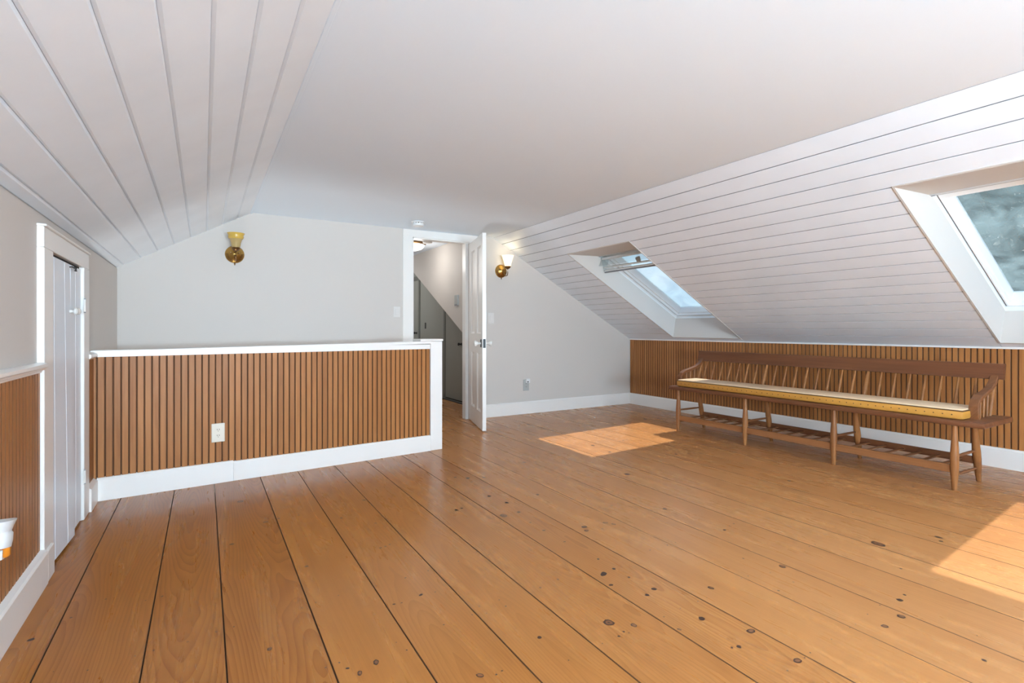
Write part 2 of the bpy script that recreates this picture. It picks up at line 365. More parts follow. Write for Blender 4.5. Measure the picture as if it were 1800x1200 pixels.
for i in range(len(SEAMS)-1):
    a, b = SEAMS[i]+0.0011, SEAMS[i+1]-0.0011
    y1 = (hw_y((a+b)/2)+0.05) if b < 1.7 else (9.0 if 1.6 < a and b < 3.3 else YB+0.01)
    bm = bmesh.new(); dz = random.uniform(-0.0006, 0.0004)
    c = 0.0018
    poly_prism(bm, [(a, -0.02), (b, -0.02), (b, dz-c), (b-c, dz), (a+c, dz), (a, dz-c)], YR, y1, 'Y')
    bm.normal_update()
    for fc in bm.faces:
        if abs(fc.normal.x) > 0.4: fc.material_index = 1       # dark finish gathered in the seams
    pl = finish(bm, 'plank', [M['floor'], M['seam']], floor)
    f = min(1, max(0, ((a+b)/2-0.3)/2.6))          # brighter floor light towards the right is put into the board colours
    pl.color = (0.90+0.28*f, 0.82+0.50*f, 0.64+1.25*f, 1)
    if i in knots_by:
        bm = bmesh.new()
        for x, y, r, ring in knots_by[i]:
            if y > y1-0.02: continue
            an = random.uniform(0, PI); e = random.uniform(0.62, 0.95)
            disc(bm, x, y, dz+0.0003, r, r*e, an, 0)
            if ring: disc(bm, x+r*0.05, y, dz+0.0005, r*0.66, r*e*0.62, an, 1)
            if ring and r > 0.02: disc(bm, x, y, dz+0.0007, r*0.25, r*0.2, an, 0, 8)
        if len(bm.faces): finish(bm, 'knots', [M['knot'], M['knot_core']], pl, kind='stuff')
        else: bm.free()

# ------------------------------------------------------------------ ceiling and sloped board ceilings
struct('ceiling', (XCL, XCR, YR, YB, ZC, ZC+0.12), M['ceil'])
struct('ceiling_hall', (1.65, 3.35, YB+0.10, 9.15, ZC, ZC+0.12), M['ceil'])
struct('trim_ceiling_left', (XCL-0.016, XCL+0.004, YR, YB-0.001, ZC-0.012, ZC+0.002), M['ceil'], bev=0.003)
class Slope:
    """a roof slope: s runs down from the ceiling edge (right) or up from the knee wall (left), d outward"""
    def __init__(self, p0, p1, out):
        self.o = Vector((p0[0], 0, p0[1])); t = Vector((p1[0]-p0[0], 0, p1[1]-p0[1])); self.L = t.length; self.t = t.normalized(); self.n = Vector(out)
        self.n = (self.n - self.t*self.n.dot(self.t)).normalized()
        self.m = Matrix(((self.t.x, 0, self.n.x, self.o.x), (0, 1, 0, 0), (self.t.z, 0, self.n.z, self.o.z), (0, 0, 0, 1)))   # (s, y, d) -> world
    def to(self, bm): bmesh.ops.transform(bm, matrix=self.m, verts=bm.verts); bmesh.ops.recalc_face_normals(bm, faces=bm.faces)
def slope_plank(sl, s0, s1, y0, y1, parent, ch, gap=0.0032):
    bm = bmesh.new(); s0 += gap; s1 -= gap
    pts = [(s0, 0.02), (s0, ch), (s0+ch, 0), (s1-ch, 0), (s1, ch), (s1, 0.02)]
    A = [bm.verts.new((s, y0, d)) for s, d in pts]; B = [bm.verts.new((s, y1, d)) for s, d in pts]
    n = len(pts); bm.faces.new(A); bm.faces.new(B[::-1])
    for i in range(n): bm.faces.new((A[i], B[i], B[(i+1)%n], A[(i+1)%n]))
    if ch < 0.004:
        bm.faces.ensure_lookup_table()
        for f in bm.faces[2:]:
            cs = f.calc_center_median()
            if cs.z > ch+0.002: f.material_index = 1        # shade down in the gap painted onto the edges
    sl.to(bm)
    return finish(bm, 'plank', [M['board_white'], M['groove_r']], parent)
SL = Slope((XL, ZL), (XCL, ZC), (-1, 0, 1))
NS, NY = (0.336, 0.893), (-2.7, -1.3)        # unseen roof window added to the left slope for the fill lamp
bm = bmesh.new()
for (a, b, y0, y1) in ((-0.1, NS[0], YR, YB), (NS[1], SL.L+0.1, YR, YB), (NS[0], NS[1], YR, NY[0]), (NS[0], NS[1], NY[1], YB)): box(bm, a, b, y0, y1, 0.019, 0.16)
SL.to(bm)
slope_l = struct('ceiling_left', bm=bm, mat=M['groove'])
ls = [0.0, 0.058, 0.198, 0.336, 0.474, 0.614, 0.754, 0.893, 1.035, SL.L]
for a, b in zip(ls[:-1], ls[1:]):
    for y0, y1 in ([(YR, YB)] if b <= NS[0]+0.01 or a >= NS[1]-0.01 else [(YR, NY[0]), (NY[1], YB)]): slope_plank(SL, a, b, y0, y1, slope_l, 0.0085, 0.0005)
bm = bmesh.new()
for (a, b, y0, y1) in ((NS[0], NS[0]+0.05, *NY), (NS[1]-0.05, NS[1], *NY), (NS[0], NS[1], NY[0], NY[0]+0.05), (NS[0], NS[1], NY[1]-0.05, NY[1])): box(bm, a, b, y0, y1, 0.06, 0.14)
SL.to(bm); w5 = struct('window_5', bm=bm, mat=M['sash'])  # added opening that frames the left slope fill lamp
bx('pane', (NS[0]+0.05, NS[1]-0.05, NY[0]+0.05, NY[1]-0.05, 0.10, 0.104), M['clear'], w5, mtx=SL.m)  # pane of the added left slope window

SR = Slope((XCR, ZC), (XR, ZK), (1, 0, 1))
SK_S = (0.54, 2.46)
SKY = {1: (3.605, 4.565), 2: (0.475, 1.435)}
bm = bmesh.new()
for (a, b, y0, y1) in ((-0.1, SK_S[0], YR, YB), (SK_S[1], SR.L+0.12, YR, YB), (SK_S[0], SK_S[1], YR, SKY[2][0]), (SK_S[0], SK_S[1], SKY[2][1], SKY[1][0]), (SK_S[0], SK_S[1], SKY[1][1], YB)):
    box(bm, a, b, y0, y1, 0.019, 0.24)
SR.to(bm)
slope_r = struct('ceiling_right', bm=bm, mat=M['groove_r'])
rs = [0.0, 0.138, 0.273, 0.412, 0.547, 0.678, 0.808, 0.944, 1.067, 1.196, 1.333, 1.464, 1.592, 1.722, 1.852, 1.982, 2.112, 2.242, 2.372, SR.L]
for a, b in zip(rs[:-1], rs[1:]):
    if b <= SK_S[0]+0.01: spans = [(YR, YB)]
    else: spans = [(YR, SKY[2][0]-0.004), (SKY[2][1]+0.004, SKY[1][0]-0.004), (SKY[1][1]+0.004, YB)]
    for y0, y1 in spans: slope_plank(SR, a, b, y0, y1, slope_r, 0.0008)
    if b > SK_S[1] and a < SK_S[1]:
        for y0, y1 in (SKY[2], SKY[1]): slope_plank(SR, SK_S[1]+0.006, b, y0, y1, slope_r, 0.0008)

# ------------------------------------------------------------------ roof windows
def quad(bm, P, mi=0):
    f = bm.faces.new([bm.verts.new(p) for p in P]); f.material_index = mi
def ring(bm, r0, d0, r1, d1):
    """four faces joining rectangle r0=(s0,s1,y0,y1) at depth d0 to r1 at d1"""
    def c(r, d): return [(r[0], r[2], d), (r[0], r[3], d), (r[1], r[3], d), (r[1], r[2], d)]
    A = [bm.verts.new(p) for p in c(r0, d0)]; B = [bm.verts.new(p) for p in c(r1, d1)]
    for i in range(4): bm.faces.new((A[i], A[(i+1)%4], B[(i+1)%4], B[i]))
def profile_frame(bm, steps):
    for (ra, da), (rb, db) in zip(steps[:-1], steps[1:]): ring(bm, ra, da, rb, db)
def skylight(n, y0, y1, open_vent):
    S0, S1 = SK_S
    bm = bmesh.new()     # splayed plaster shaft with a thin edge bead, thick walls
    R = (S0, S1, y0, y1)
    def inset(r, a, b, c, d): return (r[0]+a, r[1]-b, r[2]+c, r[3]-d)
    profile_frame(bm, [(inset(R, -0.004, -0.004, -0.004, -0.004), 0.018), (inset(R, -0.004, -0.004, -0.004, -0.004), -0.004), (inset(R, 0.008, 0.008, 0.008, 0.008), -0.004),
                       (inset(R, 0.385, 0.105, 0.03, 0.03), 0.215), (inset(R, 0.0, 0.0, 0.0, 0.0), 0.24)])
    SR.to(bm)
    root = finish(bm, 'window_%d' % n, M['shaft'], None, kind='structure')
    F = (0.918, 2.365, y0+0.026, y1-0.026)
    bm = bmesh.new()     # fixed frame liner
    profile_frame(bm, [(inset(F, -0.03, -0.03, -0.012, -0.012), 0.20), (inset(F, -0.012, -0.012, -0.004, -0.004), 0.20), (F, 0.205), (F, 0.36), (inset(F, -0.1, -0.1, -0.1, -0.1), 0.36), (inset(F, -0.1, -0.1, -0.1, -0.1), 0.22)])
    SR.to(bm); finish(bm, 'frame', M['sash'], root)
    bm = bmesh.new()     # grey joint between plaster and liner
    J = inset(F, -0.013, -0.013, -0.0045, -0.0045); profile_frame(bm, [(inset(J, -0.004, -0.004, -0.003, -0.003), 0.197), (J, 0.199), (inset(J, 0.002, 0.002, 0.001, 0.001), 0.203)])
    SR.to(bm); finish(bm, 'joint', M['alu'], root)
    bm = bmesh.new()     # dark gasket gap around the sash
    G = inset(F, 0.001, 0.001, 0.001, 0.001); profile_frame(bm, [(G, 0.262), (inset(G, 0.012, 0.012, 0.012, 0.012), 0.275)])
    SR.to(bm); finish(bm, 'gasket', M['alu'], root)
    A = inset(F, 0.004, 0.005, 0.006, 0.006)
    bm = bmesh.new()
    profile_frame(bm, [(A, 0.28), (A, 0.262), (inset(A, 0.012, 0.004, 0.003, 0.003), 0.257), (inset(A, 0.10, 0.010, 0.012, 0.012), 0.257), (inset(A, 0.104, 0.012, 0.016, 0.016), 0.285),
                       (inset(A, 0.13, 0.018, 0.024, 0.024), 0.292), (inset(A, 0.155, 0.024, 0.030, 0.030), 0.352), (inset(A, 0.155, 0.024, 0.030, 0.030), 0.372)])
    SR.to(bm); finish(bm, 'sash', M['sash'], root)
    Gp = inset(A, 0.150, 0.020, 0.026, 0.026)
    bm = bmesh.new(); quad(bm, [(Gp[0], Gp[2], 0.362), (Gp[0], Gp[3], 0.362), (Gp[1], Gp[3], 0.362), (Gp[1], Gp[2], 0.362)]); SR.to(bm)
    finish(bm, 'pane', M['pane'], root)
    bm = bmesh.new()     # grey ventilation slot along the head
    box(bm, F[0]+0.004, F[0]+0.030, F[2]+0.01, F[3]-0.01, 0.225, 0.262, 0.004); SR.to(bm)
    finish(bm, 'vent_slot', M['greyplastic'], root)
    bm = bmesh.new(); lathe(bm, [(0.008, 0), (0.008, 0.02), (0.004, 0.022)], 10, (F[0]+0.0, F[3]-0.004, 0.21), (0, -1, 0)); SR.to(bm)
    finish(bm, 'hinge_pin', M['alu'], root)
    bm = bmesh.new()     # outer flashing and curb so that no light leaks past the frame
    profile_frame(bm, [(inset(F, -0.11, -0.11, -0.11, -0.11), 0.2), (inset(F, -0.11, -0.11, -0.11, -0.11), 0.378), (inset(A, 0.15, 0.02, 0.025, 0.025), 0.378)])
    SR.to(bm); finish(bm, 'flashing', M['outside'], root)
    if open_vent:        # ventilation flap swung down from the head: side cheeks, clear front, two bright bars and a latch
        ya, yb = F[2]+0.012, F[3]-0.02
        fl = bx('vent_flap', (F[0]+0.035, F[0]+0.045, ya, yb, 0.10, 0.255), M['clear'], root, mtx=SR.m)
        for yy in (ya, yb-0.008):
            bm = bmesh.new()
            poly_prism(bm, [(F[0]+0.0, 0.255), (F[0]+0.012, 0.205), (F[0]+0.13, 0.085), (F[0]+0.155, 0.10), (F[0]+0.12, 0.255)], yy, yy+0.008, 'Y'); SR.to(bm)
            finish(bm, 'cheek', M['clear'], fl)
        for (s_, d_, r_) in ((F[0]+0.108, 0.125, 0.011), (F[0]+0.138, 0.100, 0.012)):
            bm = bmesh.new(); lathe(bm, [(r_, 0), (r_, yb-ya)], 12, (s_, ya, d_), (0, 1, 0)); SR.to(bm)
            finish(bm, 'bar', M['chrome'], fl, smooth=True)
        bx('bar_gasket', (F[0]+0.146, F[0]+0.156, ya, yb, 0.082, 0.092), M['alu'], fl, mtx=SR.m)
        bx('upper_rail', (F[0]+0.030, F[0]+0.055, ya, yb, 0.19, 0.21), M['sash'], fl, 0.002, mtx=SR.m)
        bm = bmesh.new(); lathe(bm, [(0.024, 0), (0.026, 0.01), (0.024, 0.045), (0.018, 0.05)], 16, (F[0]+0.060, (ya+yb)/2-0.12, 0.16), (1, 0, -0.6)); SR.to(bm)
        finish(bm, 'latch', M['greyplastic'], fl, smooth=True)
    return root
skylight(1, *SKY[1], True)
skylight(2, *SKY[2], False)

# ------------------------------------------------------------------ walls
struct('wall_left', (XL-0.12, XL, YR, YB+0.1, -1.3, ZL+0.25), M['wall'])
# far wall with the door opening, cut to the roof shape
DX0, DX1, DZ = 1.965, 2.655, 2.062
bm = bmesh.new()
poly_prism(bm, [(XL-0.1, -1.3), (DX0, -1.3), (DX0, ZC+0.1), (XCL-0.05, ZC+0.1), (XL-0.1, ZL+0.02)], YB, YB+0.10, 'Y')
poly_prism(bm, [(DX1, -0.02), (XR+0.1, -0.02), (XR+0.1, ZK+0.1), (XCR+0.05, ZC+0.12), (DX1, ZC+0.12)], YB, YB+0.10, 'Y')
poly_prism(bm, [(DX0, DZ), (DX1, DZ), (DX1, ZC+0.12), (DX0, ZC+0.12)], YB, YB+0.10, 'Y')
struct('wall_back', bm=bm, mat=M['wall'])
# rear gable wall behind the camera, with two unseen windows added for the fill lamps
bm = bmesh.new()
xs = [XL-0.1, ADDED_WIN[0][0], ADDED_WIN[0][1], ADDED_WIN[1][0], ADDED_WIN[1][1], XR+0.1]
for k in range(0, 6, 2): box(bm, xs[k], xs[k+1], YR-0.1, YR, -0.1, ZC+0.1)
for a, b in ADDED_WIN: box(bm, a, b, YR-0.1, YR, -0.1, 0.55); box(bm, a, b, YR-0.1, YR, 1.95, ZC+0.1)
struct('wall_rear', bm=bm, mat=M['wall'])
for k, (a, b) in enumerate(ADDED_WIN):
    bm = bmesh.new()
    for (x0, x1, z0, z1) in ((a, a+0.04, 0.55, 1.95), (b-0.04, b, 0.55, 1.95), (a, b, 0.55, 0.59), (a, b, 1.91, 1.95)): box(bm, x0, x1, YR-0.1, YR-0.04, z0, z1)
    wn_ = struct('window_%d' % (3+k), bm=bm, mat=M['sash'])  # unseen window added round its fill lamp
    bx('pane', (a+0.04, b-0.04, YR-0.072, YR-0.068, 0.59, 1.91), M['clear'], wn_)  # pane of the added rear window
    bx('sash_bar', (a+0.04, b-0.04, YR-0.085, YR-0.055, 1.235, 1.265), M['sash'], wn_)
# knee wall right, panelled
wr = struct('wall_right', (XR+0.011, XR+0.12, YR, YB, -0.02, ZK+0.06), M['darkwood'])
PITCH = 0.0394
slat_me = {}
def slat_mesh(key, h, w=PITCH-0.0042, t=0.011):
    """upright bead board slat: x thickness toward -x, y width, z height"""
    if key in slat_me: return slat_me[key]
    bm = bmesh.new(); c = 0.0028
    poly_prism(bm, [(0, 0), (0, w), (-(t-c), w), (-t, w-c), (-t, c), (-(t-c), 0)], 0, h, 'Z')
    bm.normal_update()
    for f in bm.faces:
        if abs(f.normal.y) > 0.5: f.material_index = 1          # stain collected in the grooves
    me = bpy.data.meshes.new(key); bm.to_mesh(me); bm.free(); me.materials.append(M['bead']); me.materials.append(M['darkwood']); slat_me[key] = me
    return me
def slats(parent, key, n, h, origin, rz, step, loc_parent=True):
    me = slat_mesh(key, h)
    for i in range(n):
        o = bpy.data.objects.new('slat', me); COL.objects.link(o); o.parent = parent
        o.location = Vector(origin) + Vector(step)*i + Vector((0, 0, 0)); o.rotation_euler = (0, 0, rz)
slats(wr, 'slat_right', 150, ZK-0.15-0.004, (XR+0.011, YB-PITCH-0.004, 0.15), 0, (0, -PITCH, 0))
bx('panel', (XR, XR+0.012, YR, YB-0.004-150*PITCH-0.004, 0.15, ZK-0.004), M['bead'], wr)
struct('trim_right', (XR-0.012, XR+0.012, YR, YB-0.001, ZK-0.010, ZK+0.004), M['trim'], bev=0.002)
def baseboard(name, pts, axis, a, b, mat=M['trim']):
    bm = bmesh.new(); poly_prism(bm, pts, a, b, axis); return struct(name, bm=bm, mat=mat)
bb = baseboard('baseboard_right', [(XR+0.011, 0), (XR-0.020, 0), (XR-0.020, 0.138), (XR-0.012, 0.150), (XR+0.011, 0.152)], 'Y', YR, YB)
bb = baseboard('baseboard_back', [(YB, 0), (YB-0.018, 0), (YB-0.018, 0.138), (YB-0.008, 0.152), (YB, 0.152)], 'X', DX1+0.115, XR-0.02)

# ------------------------------------------------------------------ left knee wall: bead board, rail, base, little double door
bm = bmesh.new()     # plaster face of the knee wall, leaning back a little beyond the half wall
secs = [(YR, -0.588, 1.528), (3.82, -0.588, 1.528), (YB, -0.626, 1.559)]
rows = [[bm.verts.new(p) for p in ((XL-0.02, y, 0), (x, y, 0), (x, y, z), (XL-0.002, y, ZL), (XL-0.02, y, ZL))] for y, x, z in secs]
for a, b in zip(rows[:-1], rows[1:]):
    for i in range(5): bm.faces.new((a[i], a[(i+1)%5], b[(i+1)%5], b[i]))
bm.faces.new(rows[0]); bm.faces.new(rows[-1][::-1]); bmesh.ops.recalc_face_normals(bm, faces=bm.faces)
struct('wall_left_plaster', bm=bm, mat=M['wall'])
XW, XF = -0.577, -0.565
DY = (2.811, 2.960, 3.636, 3.781)
bm = bmesh.new(); box(bm, XL, -0.5865, YR, DY[0], 0.0, 0.878)
wl_p = struct('trim_left_backing', bm=bm, mat=M['darkwood'])
slats(wl_p, 'slat_left', 60, 0.76, (-0.588, DY[0]-0.004, 0.12), PI, (0, -PITCH, 0))
bm = bmesh.new(); poly_prism(bm, [(XL, 0.872), (-0.573, 0.872), (-0.570, 0.880), (-0.562, 0.884), (-0.560, 0.890), (-0.550, 0.896), (-0.550, 0.908), (-0.572, 0.914), (XL, 0.914)], YR, DY[0]+0.002, 'Y')
struct('trim_chair_rail', bm=bm, mat=M['trim'])
baseboard('baseboard_left', [(XL, 0), (-0.553, 0), (-0.553, 0.128), (-0.558, 0.138), (-0.577, 0.144), (XL, 0.144)], 'Y', YR, DY[0]+0.002)
# short panelled piece between the door and the half wall
bm = bmesh.new(); box(bm, XL, -0.5865, DY[3], 4.03, 0.0, 0.86)
wl_q = struct('trim_left_return', bm=bm, mat=M['darkwood'])
slats(wl_q, 'slat_left', 6, 0.76, (-0.588, DY[3]+0.004+PITCH, 0.12), PI, (0, PITCH, 0))
bm = bmesh.new(); poly_prism(bm, [(XL, 0.872), (-0.572, 0.872), (-0.556, 0.886), (-0.556, 0.902), (-0.575, 0.912), (XL, 0.912)], DY[3], 4.00, 'Y')
struct('trim_rail_return', bm=bm, mat=M['trim'])
baseboard('baseboard_return', [(XL, 0), (-0.555, 0), (-0.555, 0.128), (-0.577, 0.146), (XL, 0.146)], 'Y', DY[3], 3.992)
# door 1: casing is the root
bm = bmesh.new(); ZH = 1.389
box(bm, XL, XF, DY[0], DY[1], 0.0, ZH, 0.003); box(bm, XL, XF, DY[2], DY[3], 0.0, ZH, 0.003); box(bm, XL, XF-0.001, DY[0], DY[3], ZH+0.0005, 1.476, 0.003)
door1 = struct('door_1', bm=bm, mat=M['trim'])
bx('plinth', (XL, -0.554, DY[0]+0.01, 2.926, 0.0, 0.13), M['trim'], door1, 0.004)
bx('door_stop', (-0.5995, -0.5875, DY[1], DY[2], 0.0, ZH), M['dark'], door1)
bx('drip_cap', (XL, XF+0.008, DY[0]-0.004, DY[3]+0.004, 1.476, 1.486), M['trim'], door1, 0.003)
def leaf_board(parent, y0, y1, f, z0=0.012, z1=1.376, t=0.006):
    """a door board whose face follows x = f(y, z)"""
    bm = bmesh.new(); nz = 10; rows = []
    for k in range(nz+1):
        z = z0+(z1-z0)*k/nz; c = 0.003
        pts = []
        for (y, back) in ((y0, t), (y0, 0.003), (y0+c, 0), (y1-c, 0), (y1, 0.003), (y1, t)): pts.append(bm.verts.new((f(y, z)-back, y, z)))
        rows.append(pts)
    for a, b in zip(rows[:-1], rows[1:]):
        for i in range(6): bm.faces.new((a[i], a[(i+1)%6], b[(i+1)%6], b[i]))
    bm.faces.new(rows[0]); bm.faces.new(rows[-1][::-1]); bmesh.ops.recalc_face_normals(bm, faces=bm.faces)
    return finish(bm, 'board', M['board_white'], parent)
fA = lambda y, z: -0.5795 + 0.020*(1-z/1.38)*min(1, max(0, (y-2.95)/0.42))
fB = lambda y, z: -0.5800 + 0.002*(1-z/1.38)
la = bx('door_leaf', (-0.5870, -0.5856, 2.97, 3.36, 0.02, 1.374), M['board_white'], door1)
leaf_board(la, 2.963, 3.045, fA); leaf_board(la, 3.048, 3.244, fA); leaf_board(la, 3.247, 3.366, fA)
lb = bx('door_leaf', (-0.5870, -0.5856, 3.40, 3.63, 0.02, 1.374), M['board_white'], door1)
leaf_board(lb, 3.384, 3.497, fB); leaf_board(lb, 3.500, 3.632, fB)
def knob(parent, y, z, x):
    bm = bmesh.new(); lathe(bm, [(0.008, 0), (0.007, 0.014), (0.017, 0.022), (0.018, 0.030), (0.010, 0.036)], 14, (x, y, z), (1, 0, 0)); finish(bm, 'knob', M['porcelain'], parent, smooth=True)
knob(la, 3.345, 1.140, -0.578); knob(lb, 3.412, 1.142, -0.580)
bm = bmesh.new(); tube(bm, [(-0.578, 3.352, 1.362), (-0.568, 3.36, 1.364), (-0.568, 3.42, 1.360), (-0.568, 3.455, 1.352), (-0.577, 3.462, 1.354)], 0.0032, 6)
tube(bm, [(-0.568, 3.44, 1.356), (-0.568, 3.448, 1.369), (-0.577, 3.453, 1.372)], 0.0032, 6)
finish(bm, 'hook_latch', M['black'], lb)
for z in (1.180, 0.240):
    bm = bmesh.new(); box(bm, XF-0.001, XF+0.002, DY[2]-0.018, DY[2]+0.014, z-0.035, z+0.035, 0.001); lathe(bm, [(0.004, 0), (0.004, 0.07)], 8, (XF+0.003, DY[2]-0.004, z-0.035), (0, 0, 1)); hg = finish(bm, 'hinge', M['trim'], door1)
    bm = bmesh.new(); lathe(bm, [(0.0045, 0), (0.0045, 0.006)], 8, (XF+0.003, DY[2]-0.004, z+0.034), (0, 0, 1)); lathe(bm, [(0.0045, 0), (0.0045, 0.006)], 8, (XF+0.003, DY[2]-0.004, z-0.040), (0, 0, 1)); finish(bm, 'hinge_tip', M['alu'], hg)

# ------------------------------------------------------------------ half wall round the stair opening
hv = (HW1-HW0); HWL = hv.length; hang = math.atan2(hv.y, hv.x)
HM = Matrix.Translation(HW0) @ Matrix.Rotation(hang, 4, 'Z')        # u along the wall, v into the stair well, z up
def hwbox(bm, u0, u1, v0, v1, z0, z1, bev=0.0): box(bm, u0, u1, v0, v1, z0, z1, bev)
bm = bmesh.new(); hwbox(bm, -0.025, HWL-0.004, 0.024, 0.13, 0.0, 0.885)
half = struct('wall_half', bm=bm, mat=M['darkwood']); half.matrix_world = HM
hw_slat = slat_mesh('slat_half', 0.77)
us = 2.249/57
for i in range(-1, 57):
    o = bpy.data.objects.new('slat', hw_slat); COL.objects.link(o); o.parent = half
    o.location = (us*(i)+0.002, 0.024, 0.135); o.rotation_euler = (0, 0, PI/2)
    # slat face points to -v
    o.rotation_euler = (0, 0, -PI/2); o.location = (us*i+0.002, 0.024, 0.135)
for ch in half.children: ch.rotation_euler = (0, 0, PI/2); ch.location.x += us-0.004
bm = bmesh.new()
cap0, cap1 = 0.893, 0.926
pts = [(-0.03, cap0), (2.25, cap1), (2.25, cap1+0.021), (-0.03, cap0+0.023)]
A = []
for (v0, v1) in ((-0.004, 0.15),):
    poly_prism(bm, pts, v0, v1, 'Y')
finish(bm, 'cap_rail', M['trim'], half)
bx('filler', (-0.03, 2.25, 0.010, 0.14, 0.880, 0.92), M['trim'], half)
bx('post', (2.249, HWL, 0.0, 0.14, 0.0, 0.945), M['trim'], half, 0.003)
bx('post_cap', (2.150, HWL+0.008, -0.008, 0.155, 0.946, 0.966), M['trim'], half, 0.007)
bm = bmesh.new(); poly_prism(bm, [(0.013, 0), (0.0, 0.0), (0.0, 0.128), (0.006, 0.14), (0.024, 0.143), (0.024, 0)], 0.0, 0.738, 'X')
bbh = finish(bm, 'baseboard_half', M['trim'], None, kind='structure'); bbh.matrix_world = HM
bm = bmesh.new(); poly_prism(bm, [(0.013, 0), (0.001, 0.0), (0.001, 0.122), (0.007, 0.134), (0.024, 0.137), (0.024, 0)], 0.739, 2.249, 'X')
finish(bm, 'base_section', M['trim'], bbh)
# stair well below the half wall: inner walls and a landing
struct('wall_stairwell', (1.66, 1.70, 4.19, YB, -1.3, -0.001), M['wall'])
struct('floor_landing', (XL, 1.70, 4.0, YB, -1.36, -1.3), M['floor'])
bm = bmesh.new(); box(bm, XL, 1.66, 3.86, 3.90, -1.3, -0.125); struct('wall_stairwell_front', bm=bm, mat=M['wall'])

# ------------------------------------------------------------------ far door (four panels, standing open) and its casing
bm = bmesh.new(); c = 0.016
box(bm, DX0-0.112, DX0, YB-c, YB, -0.0, DZ+0.06, 0.002); box(bm, DX1, DX1+0.112, YB-c, YB, -0.0, DZ+0.06, 0.002)
box(bm, DX0-0.11, DX1+0.11, YB-c-0.001, YB, DZ, ZC-0.001, 0.002)
box(bm, DX0-0.004, DX0+0.012, YB-0.004, YB+0.108, 0, DZ); box(bm, DX1-0.035, DX1+0.004, YB+0.02, YB+0.108, 0, DZ); box(bm, DX0, DX1, YB-0.004, YB+0.108, DZ-0.012, DZ+0.004)
door2 = struct('door_2', bm=bm, mat=M['trim'])
LW, LH, LT = 0.79, 2.035, 0.038
lx0, ly0, lx1, ly1 = 2.648, 5.400, 2.436, 4.655        # hinge foot and free foot of the face seen
lang = math.atan2(ly1-ly0, lx1-lx0); LW = math.hypot(lx1-lx0, ly1-ly0)
def leafbox(name, a, b, z0, z1, t0, t1, mat, parent, bev=0.0):
    return bx(name, (a, b, t0, t1, z0, z1), mat, parent, bev)
leaf = bpy.data.meshes.new('door_leaf'); bm = bmesh.new()
PW = [(0.135, 0.345), (0.475, 0.685)]; PZ = [(0.19, 0.80), (1.005, 1.925)]
# stiles, rails and mullion in one slab with real openings
for (a, b, z0, z1) in ((0, PW[0][0], 0.012, LH), (PW[1][1], LW, 0.012, LH), (PW[0][1], PW[1][0], 0.012, LH)): box(bm, a, b, 0, LT, z0, z1)
for (z0, z1) in ((0.012, PZ[0][0]), (PZ[0][1], PZ[1][0]), (PZ[1][1], LH)):
    for a, b in PW: box(bm, a, b, 0, LT, z0, z1)
bm.to_mesh(leaf); bm.free(); leaf.materials.append(M['trim'])
leaf = bpy.data.objects.new('door_leaf', leaf); COL.objects.link(leaf); leaf.parent = door2
leaf.location = (lx0, ly0, 0); leaf.rotation_euler = (0, 0, lang)
# local +y of the leaf must run away from the seen face
for a, b in PW:
    for z0, z1 in PZ:
        bm = bmesh.new(); box(bm, a, b, 0.014, LT-0.014, z0, z1)
        for (t0, t1) in ((0.002, 0.014), (LT-0.002, LT-0.014)):
            R0, R1 = [(a, z0), (b, z0), (b, z1), (a, z1)], [(a+0.018, z0+0.018), (b-0.018, z0+0.018), (b-0.018, z1-0.018), (a+0.018, z1-0.018)]
            A = [bm.verts.new((p[0], t0, p[1])) for p in R0]; B = [bm.verts.new((p[0], t1, p[1])) for p in R1]
            for i in range(4): bm.faces.new((A[i], A[(i+1)%4], B[(i+1)%4], B[i]))
        finish(bm, 'panel', M['trim'], leaf)
for sgn, y in ((-1, 0.0), (1, LT)):
    bx('rose_plate', (LW-0.085, LW-0.045, min(y, y+sgn*0.006), max(y, y+sgn*0.006), 0.865, 0.945), M['black'], leaf, 0.001)
    bm = bmesh.new(); lathe(bm, [(0.012, 0), (0.010, 0.022), (0.020, 0.036), (0.030, 0.052), (0.028, 0.066), (0.014, 0.074)], 18, (LW-0.065, y+sgn*0.005, 0.905), (0, sgn, 0))
    finish(bm, 'knob', M['porcelain'], leaf, smooth=True)
bx('strike', (LW-0.0005, LW+0.001, 0.006, LT-0.006, 0.86, 0.95), M['black'], leaf)

